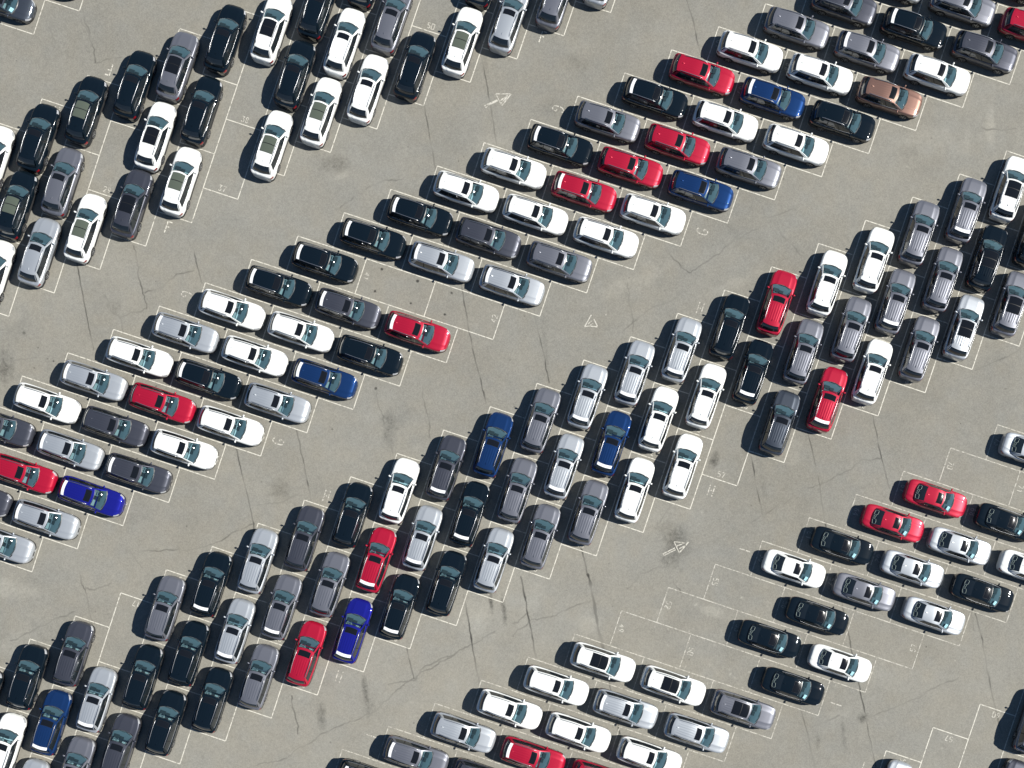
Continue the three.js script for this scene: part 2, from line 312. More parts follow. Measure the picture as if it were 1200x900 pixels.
{ // row letters in broken stencil strokes at the ends of the blocks
  const A = unit(lot(20, 0), lot(21, 0)), D = unit(lot(20, 0), lot(20, 1)), neg = (p) => [-p[0], -p[1]];
  for (const [ch, x, y, dir] of [['F', 198, 267, A], ['F', 637, 44, A], ['F', 127, 81, neg(A)], ['G', 326, 517, neg(D)], ['G', 823, 271, neg(D)], ['G', 219, 346, D], ['G', 654, 128, D],
    ['H', 398, 793, A], ['H', 834, 575, A], ['H', 820, 361, neg(A)], ['H', 382, 581, neg(A)], ['I', 435, 866, D], ['I', 872, 648, D], ['I', 981, 822, neg(D)], ['J', 1009, 899, A]])
    lettering('row_letter', ch, plan(x, y), dir, 0.86, 0.085, ch === 'F' ? paintFresh : paintWorn);
}
function arrow(x, y, pts, bars) { // direction arrow painted in outline with scuffed filling
  const out = [], P = (i) => plan(x + pts[i][0], y + pts[i][1]);
  for (const [a, b, w] of bars) out.push(stroke(P(a), P(b), w, Y_TEXT));
  return part(numbered('direction_arrow'), mergeGeometries(out), paintScuffed, ground);
}
arrow(582, 118, [[-1, -8], [17, -8], [6, 6], [-14, 6.5], [1, -0.5], [9.5, -8], [13, -6], [4, 0], [12, -4], [5, 3], [-13, 8.5], [-10, 5]],
  [[0, 1, 0.07], [1, 2, 0.09], [2, 0, 0.07], [3, 4, 0.16], [6, 7, 0.1], [8, 9, 0.09], [11, 10, 0.09]]);
arrow(795, 642, [[-5, -7], [12, -7], [1, 6], [-18, 7], [-4, 0], [-17, 9], [-3, 2], [-2, -2], [8, -6], [1, 1], [9, -3], [-18, 6.5], [-16.5, 9.3]],
  [[0, 8, 0.07], [1, 2, 0.09], [2, 0, 0.07], [3, 4, 0.08], [5, 6, 0.08], [7, 8, 0.07], [9, 10, 0.08], [11, 12, 0.08]]);
arrow(693, 377, [[0, -8], [-8, 6], [7, 6], [0, -7], [3, -3], [7, 5], [-4, 3], [0, -1], [-3, 5], [2, 2], [17, -9], [18, -8.4]],
  [[0, 1, 0.08], [8, 2, 0.08], [4, 5, 0.08], [6, 7, 0.08], [1, 8, 0.07], [9, 8, 0.07], [10, 11, 0.18]]);

// ------------------------------------------------------------------ car materials
const phys = (o) => new THREE.MeshPhysicalMaterial(o);
const rgb = (r, g, b) => new THREE.Color().setRGB(r, g, b);
const PAINT = {}; // clear-coated paints
for (const [key, r, g, b, metal, rough] of [
  ['w', 0.72, 0.735, 0.715, 0, 0.4], ['s', 0.46, 0.49, 0.52, 0.55, 0.42], ['g', 0.165, 0.172, 0.2, 0.5, 0.42], ['d', 0.062, 0.066, 0.084, 0.5, 0.42], ['k', 0.0035, 0.0075, 0.012, 0, 0.4],
  ['n', 0.008, 0.03, 0.105, 0.3, 0.4], ['b', 0.01, 0.012, 0.2, 0.25, 0.4], ['r', 0.38, 0.006, 0.03, 0.25, 0.4], ['z', 0.2, 0.115, 0.09, 0.5, 0.42], ['t', 0.05, 0.06, 0.078, 0.5, 0.42]])
  PAINT[key] = phys({ color: rgb(r, g, b), metalness: metal, roughness: rough, specularIntensity: 'kwnb'.includes(key) ? 0.04 : 0.5, clearcoat: 1, clearcoatRoughness: 0.035 });
const COLOUR = { w: 'white', s: 'silver', g: 'grey', d: 'dark grey', k: 'black', n: 'navy blue', b: 'bright blue', r: 'red', z: 'bronze', t: 'slate grey' };
const M = {
  glass: phys({ color: rgb(0.6, 0.79, 0.85), transmission: 1, thickness: 0, roughness: 0.03, ior: 1.52 }),
  tinted: phys({ color: rgb(0.010, 0.014, 0.017), roughness: 0.06, clearcoat: 1, clearcoatRoughness: 0.02 }),
  roofGlass: phys({ color: rgb(0.007, 0.008, 0.01), roughness: 0.2, specularIntensity: 0.15, clearcoat: 1, clearcoatRoughness: 0.03 }),
  blindGlass: phys({ color: rgb(0.085, 0.1, 0.075), roughness: 0.15, clearcoat: 1, clearcoatRoughness: 0.03 }),
  trim: phys({ color: rgb(0.012, 0.012, 0.013), roughness: 0.35 }),
  plastic: new THREE.MeshStandardMaterial({ color: rgb(0.02, 0.02, 0.021), roughness: 0.7 }),
  chrome: new THREE.MeshStandardMaterial({ color: rgb(0.62, 0.63, 0.64), metalness: 0.9, roughness: 0.4 }),
  rail: new THREE.MeshStandardMaterial({ color: rgb(0.42, 0.43, 0.45), metalness: 0.9, roughness: 0.35 }),
  rubber: new THREE.MeshStandardMaterial({ color: rgb(0.014, 0.014, 0.015), roughness: 0.85 }),
  alloy: new THREE.MeshStandardMaterial({ color: rgb(0.4, 0.41, 0.42), metalness: 0.8, roughness: 0.35 }),
  lamp: phys({ color: rgb(0.55, 0.57, 0.6), metalness: 0.4, roughness: 0.15, clearcoat: 1 }),
  tail: phys({ color: rgb(0.22, 0.006, 0.01), roughness: 0.2, clearcoat: 1 }),
  film: new THREE.MeshStandardMaterial({ color: rgb(0.78, 0.79, 0.8), roughness: 0.45 }),
  cabin: new THREE.MeshStandardMaterial({ color: rgb(0.03, 0.03, 0.032), roughness: 0.8 }),
  dash: new THREE.MeshStandardMaterial({ color: rgb(0.118, 0.136, 0.146), roughness: 0.7 }),
  wheel: new THREE.MeshStandardMaterial({ color: rgb(0.22, 0.23, 0.23), roughness: 0.6 }),
  binnacle: new THREE.MeshStandardMaterial({ color: rgb(0.03, 0.032, 0.033), roughness: 0.7 }),
  seat: new THREE.MeshStandardMaterial({ color: rgb(0.42, 0.42, 0.4), roughness: 0.75 }),
  card: new THREE.MeshStandardMaterial({ color: rgb(0.82, 0.83, 0.82), roughness: 0.6 }),
  mark: new THREE.MeshStandardMaterial({ color: rgb(0.26, 0.32, 0.29), roughness: 0.5 }),
};

// ------------------------------------------------------------------ car bodies: every number below is metres from the middle of the car, x forwards, z to its right
const SHAPES = {
  suv: {
    half: [[-2.42, 0.46], [-2.38, 0.68], [-2.28, 0.83], [-2.05, 0.91], [-1.6, 0.95], [-0.9, 0.955], [0, 0.945], [0.9, 0.955], [1.5, 0.955], [1.85, 0.925], [2.1, 0.85], [2.27, 0.72], [2.37, 0.54], [2.42, 0.34]],
    top: [[-2.42, 0.86], [-2.38, 0.98], [-2.28, 1.05], [-2.0, 1.09], [-1, 1.09], [0.5, 1.06], [1.15, 1.05], [1.8, 1.0], [2.1, 0.95], [2.27, 0.87], [2.36, 0.76], [2.42, 0.62]],
    axle: [1.4, -1.38], tyre: 0.365, low: 0.24, ribs: 6, hoodEnd: 1.18, hoodFront: 2.24,
    wind: { xb: 1.26, zb: 0.79, sweepB: 0.2, yb: 1.075, xt: 0.38, zt: 0.64, sweepT: 0.1, yt: 1.575 },
    roof: { mid: 1.69, x: -0.5, rear: -1.84, yr: 1.63, zr: 0.6, zm: 0.655 },
    back: { x: -2.27, z: 0.77, y: 1.11 }, belt: 0.88, spoiler: 0.14, rails: true,
    sunroof: [[0.07, 0.255]], windows: [[0.05, 0.34], [0.37, 0.66], [0.69, 0.93]],
  },
  crossover: {
    stretch: 1.065,
    half: [[-2.42, 0.44], [-2.38, 0.66], [-2.27, 0.83], [-2.02, 0.92], [-1.5, 0.965], [-0.9, 0.955], [0, 0.94], [0.9, 0.955], [1.5, 0.95], [1.85, 0.91], [2.1, 0.82], [2.26, 0.68], [2.36, 0.5], [2.4, 0.3]],
    top: [[-2.42, 0.84], [-2.38, 0.96], [-2.26, 1.03], [-2.0, 1.07], [-1, 1.07], [0.5, 1.03], [1.15, 1.02], [1.75, 0.98], [2.05, 0.91], [2.24, 0.82], [2.34, 0.72], [2.4, 0.6]],
    axle: [1.42, -1.38], tyre: 0.37, low: 0.22, ribs: 0, hoodEnd: 1.18, hoodFront: 2.2,
    wind: { xb: 1.28, zb: 0.78, sweepB: 0.24, yb: 1.045, xt: 0.4, zt: 0.625, sweepT: 0.12, yt: 1.545 },
    roof: { mid: 1.66, x: -0.45, rear: -1.72, yr: 1.6, zr: 0.57, zm: 0.64 },
    back: { x: -2.23, z: 0.74, y: 1.09 }, belt: 0.875, spoiler: 0.11, rails: true,
    sunroof: [[0.07, 0.25]], windows: [[0.05, 0.35], [0.38, 0.68], [0.71, 0.92]],
  },
  sedan: {
    half: [[-2.33, 0.42], [-2.29, 0.62], [-2.18, 0.77], [-1.95, 0.86], [-1.4, 0.92], [-0.7, 0.92], [0.2, 0.905], [1, 0.92], [1.5, 0.915], [1.85, 0.88], [2.08, 0.8], [2.24, 0.66], [2.33, 0.48], [2.37, 0.28]],
    top: [[-2.33, 0.8], [-2.29, 0.9], [-2.18, 0.96], [-1.9, 0.985], [-1, 0.96], [0.5, 0.93], [1.15, 0.915], [1.75, 0.86], [2.05, 0.79], [2.22, 0.71], [2.31, 0.62], [2.37, 0.52]],
    axle: [1.42, -1.36], tyre: 0.335, low: 0.18, ribs: 0, hoodEnd: 1.2, hoodFront: 2.16,
    wind: { xb: 1.28, zb: 0.75, sweepB: 0.2, yb: 0.945, xt: 0.42, zt: 0.58, sweepT: 0.08, yt: 1.32 },
    roof: { mid: 1.42, x: -0.35, rear: -0.98, yr: 1.38, zr: 0.585, zm: 0.6 },
    back: { x: -1.72, z: 0.66, y: 1.06 }, belt: 0.83, spoiler: 0, rails: false,
    sunroof: [[0.05, 0.38]], windows: [[0.06, 0.45], [0.48, 0.85]],
  },
};
function bodyOf(T) {
  const s = T.stretch ?? 1; // longer models share their outline with shorter ones
  T.half.forEach((k) => { k[0] *= s; }); T.top.forEach((k) => { k[0] *= s; }); T.axle = T.axle.map((x) => x * s);
  T.hoodEnd *= s; T.hoodFront *= s; T.wind.xb *= s; T.wind.xt *= s; T.roof.rear *= s; T.back.x *= s;
  const half = curve(T.half), top = curve(T.top), w = T.wind, r = T.roof, b = T.back, G = {};
  const rows = (x) => { // half section from the middle of the top to the sill: [y, z]
    const h = half(x), t = top(x), nose = 1;
    let low = T.low;
    for (const a of T.axle) { const d = (x - a) / (T.tyre + 0.055); if (Math.abs(d) < 1) low = Math.max(low, T.tyre + (T.tyre + 0.055) * Math.sqrt(1 - d * d)); }
    const s = [[t + 0.035, 0], [t + 0.034, 0.38], [t + 0.036, 0.5], [t + 0.002, 0.56], [t + 0.008, 0.74], [t - 0.012, 0.885], [t - 0.05, 0.955], [t - 0.13, 0.995], [lerp(t, 0.4, 0.4), 0.985], [lerp(t, 0.4, 0.75), 0.98], [0.46, 1], [0.34, 0.985], [T.low, 0.955]];
    return s.map(([y, z]) => [Math.max(y, Math.min(low, t - 0.14)), z * h * lerp(1, 1, nose)]);
  };
  const xs = []; { const a = T.half[0][0], e = T.half.at(-1)[0]; for (let i = 0; i <= 72; i++) { const q = i / 72, s = 0.5 - 0.5 * Math.cos(Math.PI * q); xs.push(lerp(a, e, lerp(q, s, 0.6))); } }
  const loft = (x0, x1, r0, r1, out = 0, side = 1, n = 0) => {
    const list = n ? Array.from({ length: n + 1 }, (_, i) => lerp(x0, x1, i / n)) : [x0, ...xs.filter((x) => x > x0 + 0.004 && x < x1 - 0.004), x1];
    const nu = list.length - 1, nv = r1 - r0;
    return patch((u, v) => {
      const x = list[Math.round(u * nu)], R = rows(x), k = r0 + Math.round(v * nv), p = R[k], q0 = R[Math.max(0, k - 1)], q1 = R[Math.min(R.length - 1, k + 1)];
      const dy = q1[0] - q0[0], dz = q1[1] - q0[1], l = Math.hypot(dy, dz) || 1;
      return [x, p[0] + dz / l * out, side * (p[1] - dy / l * out)];
    }, nu, nv);
  };
  const both = (f) => [f(1), f(-1)];
  const X0 = T.half[0][0], X1 = T.half.at(-1)[0];
  const cap = (x, inset, out) => { const R = rows(x); return patch((u, v) => [x + out, lerp(R[12][0], R[0][0], v), lerp(-1, 1, u) * half(x) * inset], 6, 5); };
  G.body = [...both((s) => loft(X0, X1, 0, 12, 0, s)), cap(X0, 1, 0), cap(X1, 1, 0)];
  G.underbody = [boxAt(4.1, 0.35, 1.35, 0, 0.38, 0)];
  G.hood = both((s) => loft(T.hoodEnd, T.hoodFront, 0, 5, 0.007, s));
  G.grille = [patch((u, v) => [X1 + 0.012 - 0.02 * Math.abs(2 * u - 1), lerp(0.36, T.top.at(-1)[1] - 0.06, v), lerp(-1, 1, u) * half(X1) * 0.9], 4, 1), ...both((s) => loft(2.2, X1, 10, 12, 0.006, s))];
  G.headlight = both((s) => loft(2.04, 2.33, 5, 8, 0.01, s, 6));
  G.tail_light = both((s) => loft(X0 + 0.02, X0 + 0.3, 6, 8, 0.01, s, 6));
  G.cladding = T.spoiler ? both((s) => loft(X0 + 0.05, X1 - 0.05, 9, 12, 0.009, s)) : both((s) => loft(-1.1, 1.1, 10, 12, 0.006, s));
  G.door = [];
  for (const [x0, x1] of [[-0.03, 0.98], [-1.06, -0.06]]) for (const s of [1, -1]) G.door.push(loft(x0, x1, 6, T.spoiler ? 9 : 10, 0.006, s, 6));
  // cabin: windscreen, roof, flanks and rear window share their edges
  const sq = (v) => v * v;
  const wind = (u, v) => { // u up, v from left to right
    const q = 2 * v - 1, lift_ = Math.sin(Math.PI * u);
    return [lerp(w.xb - w.sweepB * sq(q), w.xt - w.sweepT * sq(q), u) + 0.02 * lift_, lerp(w.yb - 0.02 * sq(q), w.yt - 0.045 * sq(q), u) + 0.035 * lift_, q * lerp(w.zb, w.zt, u)];
  };
  const roofHalf = (u) => lerp(w.zt, r.zr, u) + (r.zm - (w.zt + r.zr) / 2) * Math.sin(Math.PI * u);
  const ridge = curve([[0, w.yt], [0.18, lerp(w.yt, r.mid, 0.68)], [0.45, r.mid], [0.75, lerp(r.mid, r.yr, 0.42)], [1, r.yr]]);
  const roof = (u, v) => {
    const q = 2 * v - 1, x = lerp(w.xt - w.sweepT * sq(q), r.rear + 0.05 * sq(q), u);
    let y = ridge(u) - 0.045 * Math.pow(Math.abs(q), 2.2);
    return [x, y, q * roofHalf(u)];
  };
  const rear = (u, v) => {
    const q = 2 * v - 1, l = Math.sin(Math.PI * u);
    return [lerp(r.rear + 0.05 * sq(q), b.x + 0.13 * sq(q), u) - 0.075 * l, lerp(r.yr - 0.045 * Math.pow(Math.abs(q), 2.2), b.y - 0.02 * sq(q), u) + 0.06 * l, q * lerp(r.zr, b.z, u)];
  };
  const flank = (u, v) => { // u from front to rear, v up
    const e = Math.pow(Math.sin(Math.PI * Math.min(1, Math.max(0, u))), 0.55), wb = wind(0, 1), rb = rear(1, 1);
    const x0 = lerp(wb[0], rb[0], u), z0 = lerp(wb[2], rb[2], u), z = z0 + (T.belt - z0) * e, y0 = lerp(wb[1], rb[1], u);
    const t = roof(u, 1), bow = 0.03 * Math.sin(Math.PI * v) * e;
    return [lerp(x0, t[0], v), lerp(y0, t[1], v), lerp(z, t[2], v) + bow];
  };
  G.roof = []; G.window_frame = [];
  if (T.ribs) { // pressed lengthwise channels in the sheet
    const ribbed = (u, v) => { const p = roof(u, v), q = Math.abs(2 * v - 1), ends = Math.min(1, Math.max(0, (u - 0.3) * 14)) * Math.min(1, Math.max(0, (0.93 - u) * 14)), c = (q * T.ribs * 0.62) % 1; if (q < 0.8) p[1] -= 0.0055 * ends * (c > 0.3 && c < 0.7 ? 1 : 0); return p; };
    G.roof.push(patch(ribbed, 22, 64));
  } else G.roof.push(patch(roof, 14, 14));
  G.windshield = [patch(lift(wind, -0.006), 8, 12, 0.03, 0.97, 0.03, 0.97)];
  G.window_frame.push(...frame(wind, 10, 0.03, 0.97, 0.03, 0.97));
  G.cowl = [patch(lift(wind, 0.004), 2, 12, -0.05, 0.06, 0.01, 0.99)];
  G.wiper = [[0.26, 0.6], [0.58, 0.86]].map(([v0, v1]) => { const f = lift(wind, 0.014); return tubeOf([f(0.05, v0), f(0.1, (v0 + v1) / 2), f(0.12, v1)], 0.012, 8, 4); });
  G.sun_strip = [patch(lift(wind, -0.001), 1, 12, 0.92, 0.965, 0.04, 0.96)];
  G.rear_window = [patch(lift(rear, 0.004), 8, 12, 0.03, 0.93, 0.04, 0.96)];
  G.tailgate = frame(rear, 10, 0.03, 0.93, 0.04, 0.96);
  G.side_window = []; G.pillar = []; G.window_trim = [];
  for (const f of [flank, flip(flank)]) {
    const a = T.windows[0][0], z = T.windows.at(-1)[1];
    G.window_frame.push(patch(f, 12, 1, 0, 1, 0, 0.06), patch(f, 14, 1, 0, 1, 0.9, 1), patch(f, 2, 6, 0, a, 0.06, 0.9), patch(f, 2, 6, z, 1, 0.06, 0.9));
    T.windows.forEach(([u0, u1], i) => {
      G.side_window.push(patch(f, 6, 4, u0, u1, 0.06, 0.9));
      if (i) G.pillar.push(patch(f, 1, 5, T.windows[i - 1][1], u0, 0.06, 0.9));
    });
    const line = []; for (let i = 0; i <= 10; i++) { const p = f(lerp(a, z, i / 10), 0.06); line.push([p[0], p[1], p[2] + Math.sign(p[2]) * 0.006]); }
    G.window_trim.push(tubeOf(line, 0.011, 16, 4));
  }
  const skylight = (u0, u1, q) => patch(lift(roof, 0.012), 6, 8, u0, u1, 0.5 - q / 2, 0.5 + q / 2);
  const skyRim = (u0, u1, q) => { const f = lift(roof, 0.007), e = 0.012; return patch(f, 6, 8, u0 - e * 0.7, u1 + e * 0.7, 0.5 - q / 2 - e, 0.5 + q / 2 + e); };
  G.sunroof = T.sunroof.map(([a, e]) => skylight(a, e, 0.66));
  G.sunroof_rim = T.sunroof.map(([a, e]) => skyRim(a, e, 0.66));
  G.panel = [skylight(0.05, 0.3, 0.74), skylight(0.325, 0.6, 0.74)]; G.panel_rim = [skyRim(0.05, 0.6, 0.74)];
  if (T.rails) G.roof_rail = [1, -1].map((s) => {
    const p = (u, up) => { const a = roof(u, 0.5 + s * 0.46); return [a[0], a[1] + up, a[2]]; };
    return tubeOf([p(0.1, 0.005), p(0.16, 0.05), p(0.35, 0.06), p(0.6, 0.06), p(0.85, 0.05), p(0.93, 0.005)], 0.021, 18, 6);
  });
  if (T.spoiler) {
    const sp = (d) => (u, v) => { const q = 2 * v - 1, a = roof(1, v); return [a[0] + 0.04 - (T.spoiler + 0.04) * u - 0.0 + 0.03 * q * q, a[1] + 0.012 - 0.02 * u + d, a[2] * 1.02]; };
    const s0 = sp(0), s1 = sp(-0.035);
    G.spoiler = [patch(s0, 3, 10), patch(s1, 3, 10), patch((u, v) => { const a = s0(1, v), c = s1(1, v); return [a[0], lerp(a[1], c[1], u), a[2]]; }, 1, 10), ...[0, 1].map((e) => patch((u, v) => { const a = s0(v, e), c = s1(v, e); return [a[0], lerp(a[1], c[1], u), a[2]]; }, 1, 3))];
    G.spoiler_film = [patch(sp(0.006), 2, 10, -0.25, 0.98, 0.05, 0.95)];
  }
  { const a = roof(0.9, 0.5), s = new THREE.Shape(); s.moveTo(0.09, 0); s.lineTo(-0.09, 0); s.lineTo(-0.09, 0.05); s.quadraticCurveTo(-0.02, 0.05, 0.09, 0);
    const g = new THREE.ExtrudeGeometry(s, { depth: 0.035, bevelEnabled: false }); g.translate(a[0] + 0.06, a[1], -0.0175); G.antenna = [g]; }
  G.mirror = [1, -1].map((s) => { const g = new THREE.SphereGeometry(1, 10, 8); g.scale(0.07, 0.07, 0.09); g.rotateY(s * 0.25); const p = flank(0.1, 0); g.translate(p[0] + 0.02, p[1] + 0.06, s * (Math.abs(p[2]) + 0.165)); return mergeGeometries([g.toNonIndexed(), boxAt(0.07, 0.035, 0.14, p[0] + 0.02, p[1] + 0.03, s * (Math.abs(p[2]) + 0.06)).toNonIndexed()]); });
  // inside: floor of the glasshouse, dashboard, wheel, seats
  const deck = (u, v) => { const p = flank(u, 0); return [p[0], top(p[0]) + 0.045, lerp(-1, 1, v) * (Math.abs(p[2]) - 0.05)]; };
  G.cabin = [patch(deck, 10, 6, 0.17, 0.99, 0, 1)];
  G.dashboard = [patch((u, v) => { const p = deck(0, v), q = 2 * v - 1, e = wind(0, v); return [lerp(e[0] - 0.02, 0.62, u), p[1] + 0.005 + 0.02 * Math.sin(Math.PI * u), q * lerp(0.72, 0.82, u)]; }, 4, 8)];
  G.instrument_hood = [boxAt(0.26, 0.06, 0.4, 0.74, top(0.7) + 0.08, -0.37), boxAt(0.2, 0.035, 0.3, 0.7, top(0.7) + 0.07, 0.02)];
  const sw = new THREE.TorusGeometry(0.185, 0.024, 6, 18); sw.rotateY(Math.PI / 2); sw.rotateZ(0.55); sw.translate(0.5, top(0.5) + 0.17, -0.37); G.steering_wheel = [sw, boxAt(0.05, 0.06, 0.3, 0.5, top(0.5) + 0.17, -0.37, 0.55)];
  G.seat = [];
  for (const [x, z] of [[0.02, -0.37], [0.02, 0.37]]) G.seat.push([boxAt(0.16, 0.3, 0.48, x - 0.03, top(0) + 0.14, z, 0.25), boxAt(0.4, 0.05, 0.46, x + 0.25, top(0) + 0.06, z), boxAt(0.1, 0.15, 0.24, x - 0.1, top(0) + 0.29, z, 0.2)]);
  G.seat.push([boxAt(0.16, 0.26, 1.2, -0.95, top(-1) + 0.12, 0, 0.25), boxAt(0.4, 0.05, 1.2, -0.68, top(-1) + 0.05, 0)]);
  G.card = [patch((u, v) => { const p = wind(lerp(0.1, 0.42, u), lerp(0.72, 0.93, v)); return [p[0] - 0.01, p[1] - 0.02, p[2]]; }, 3, 3)];
  if (!T.spoiler) { // pale outlined marks on the rear window: two rounded frames joined by small ones
    const on = lift(rear, 0.012), ring = (v0, v1, u0, u1) => { const pts = []; for (let i = 0; i <= 20; i++) { const a = i / 20 * Math.PI * 2, c = Math.cos(a), s = Math.sin(a), k = (t) => Math.sign(t) * Math.pow(Math.abs(t), 0.4); pts.push(on(lerp(u0, u1, (k(c) + 1) / 2), lerp(v0, v1, (k(s) + 1) / 2))); } return tubeOf(pts, 0.016, 40, 4); };
    G.rear_mark = [ring(0.12, 0.38, 0.5, 0.86), ring(0.64, 0.9, 0.5, 0.86), ring(0.41, 0.5, 0.6, 0.8), ring(0.53, 0.61, 0.66, 0.84)];
  }
  // wheels
  const prof = [[0.19, -0.1], [0.25, -0.115], [T.tyre - 0.05, -0.115], [T.tyre - 0.01, -0.09], [T.tyre, -0.05], [T.tyre, 0.05], [T.tyre - 0.01, 0.09], [T.tyre - 0.05, 0.115], [0.25, 0.115], [0.19, 0.1]].map(([x, y]) => new THREE.Vector2(x, y));
  const tyre = new THREE.LatheGeometry(prof, 22); tyre.rotateX(Math.PI / 2);
  const spokes = []; for (let i = 0; i < 5; i++) { const s = boxAt(0.2, 0.05, 0.03, 0.14, 0, 0); s.rotateZ(i * Math.PI * 0.4); spokes.push(s.toNonIndexed()); }
  const hub = new THREE.CylinderGeometry(0.06, 0.06, 0.035, 12); hub.rotateX(Math.PI / 2); const back = new THREE.CylinderGeometry(0.245, 0.245, 0.02, 20); back.rotateX(Math.PI / 2); back.translate(0, 0, -0.06);
  const ring = new THREE.TorusGeometry(0.238, 0.016, 5, 22);
  G.tyre = tyre; G.rim = mergeGeometries([...spokes, hub.toNonIndexed(), ring.toNonIndexed()]); G.brake = back;
  const merged = {};
  const join = (list) => mergeGeometries(list.map((g) => (g.index ? g.toNonIndexed() : g)));
  for (const k of ['body', 'underbody', 'hood', 'grille', 'roof', 'windshield', 'cowl', 'sun_strip', 'window_frame', 'rear_window', 'tailgate', 'sunroof_rim', 'panel_rim', 'antenna', 'cabin', 'dashboard', 'instrument_hood', 'steering_wheel', 'card']) merged[k] = join(G[k]);
  for (const k of ['spoiler', 'spoiler_film', 'rear_mark']) if (G[k]) merged[k] = join(G[k]);
  for (const k of ['cladding', 'headlight', 'tail_light', 'door', 'side_window', 'pillar', 'window_trim', 'sunroof', 'panel', 'roof_rail', 'mirror', 'wiper']) merged[k] = G[k];
  merged.seat = G.seat.map(join); merged.tyre = G.tyre; merged.rim = G.rim; merged.brake = G.brake;
  merged.T = T; merged.half = half;
  return merged;
}
const BODY = Object.fromEntries(Object.entries(SHAPES).map(([k, T]) => [k, bodyOf(T)]));
const stock = {};
// one finished car of every kind and colour; the yard is filled with copies of these
function makeCar(shape, colour, flags) {
  const key = shape + colour + flags;
  if (stock[key]) return stock[key];
  const B = BODY[shape], p = PAINT[colour], car = new THREE.Group();
  const body = part('body', B.body, p, car);
  part('underbody', B.underbody, M.plastic, car);
  part('hood', B.hood, p, car);
  part('grille', B.grille, M.trim, car);
  for (const g of B.cladding) part('side_cladding', g, M.plastic, car);
  for (const g of B.door) part('door', g, p, car);
  for (const g of B.headlight) part('headlight', g, M.lamp, car);
  for (const g of B.tail_light) part('tail_light', g, M.tail, car);
  const roof = part('roof', B.roof, p, car);
  part('window_frame', B.window_frame, p, car);
  part('windshield', B.windshield, M.glass, car);
  part('wiper_cowl', B.cowl, M.trim, car);
  for (const g of B.wiper) part('wiper', g, M.trim, car);
  part('sun_strip', B.sun_strip, M.trim, car);
  const gate = part('tailgate', B.tailgate, p, car);
  const rear = part('rear_window', B.rear_window, M.tinted, car);
  for (const g of B.side_window) part('side_window', g, M.tinted, car);
  for (const g of B.pillar) part('pillar', g, M.trim, car);
  for (const g of B.window_trim) part('window_trim', g, 'wsgzk'.includes(colour) ? M.chrome : M.trim, car);
  const pano = flags.includes('P') || flags.includes('S');
  part(pano ? 'panoramic_roof_rim' : 'sunroof_rim', pano ? B.panel_rim : B.sunroof_rim, M.trim, roof);
  for (const g of pano ? B.panel : B.sunroof) part(pano ? 'panoramic_roof_panel' : 'sunroof', g, flags.includes('S') ? M.blindGlass : M.roofGlass, roof);
  if (B.roof_rail) for (const g of B.roof_rail) part('roof_rail', g, M.rail, car);
  if (B.spoiler) {
    const s = part('spoiler', B.spoiler, p, car);
    if (flags.includes('F')) part('protective_film', B.spoiler_film, M.film, s);
  }
  part('antenna', B.antenna, p, car);
  for (const g of B.mirror) part('mirror', g, p, car);
  part('cabin_floor', B.cabin, M.cabin, car);
  part('dashboard', B.dashboard, M.dash, car);
  part('instrument_hood', B.instrument_hood, M.binnacle, car);
  part('steering_wheel', B.steering_wheel, M.wheel, car);
  for (const g of B.seat) part('seat', g, M.seat, car);
  if (shape === 'sedan') { part('dashboard_card', B.card, M.card, car); part('window_mark', B.rear_mark, M.mark, rear); }
  for (const x of B.T.axle) for (const s of [1, -1]) {
    const wheel = new THREE.Group(); wheel.name = 'wheel'; car.add(wheel);
    wheel.position.set(x, B.T.tyre, s * (B.half(x) - 0.135)); if (s < 0) wheel.rotation.y = Math.PI;
    part('tyre', B.tyre, M.rubber, wheel);
    const rim = part('rim', B.rim, M.alloy, wheel); rim.position.z = 0.1;
    part('brake_disc', B.brake, M.plastic, wheel);
  }
  return stock[key] = car;
}

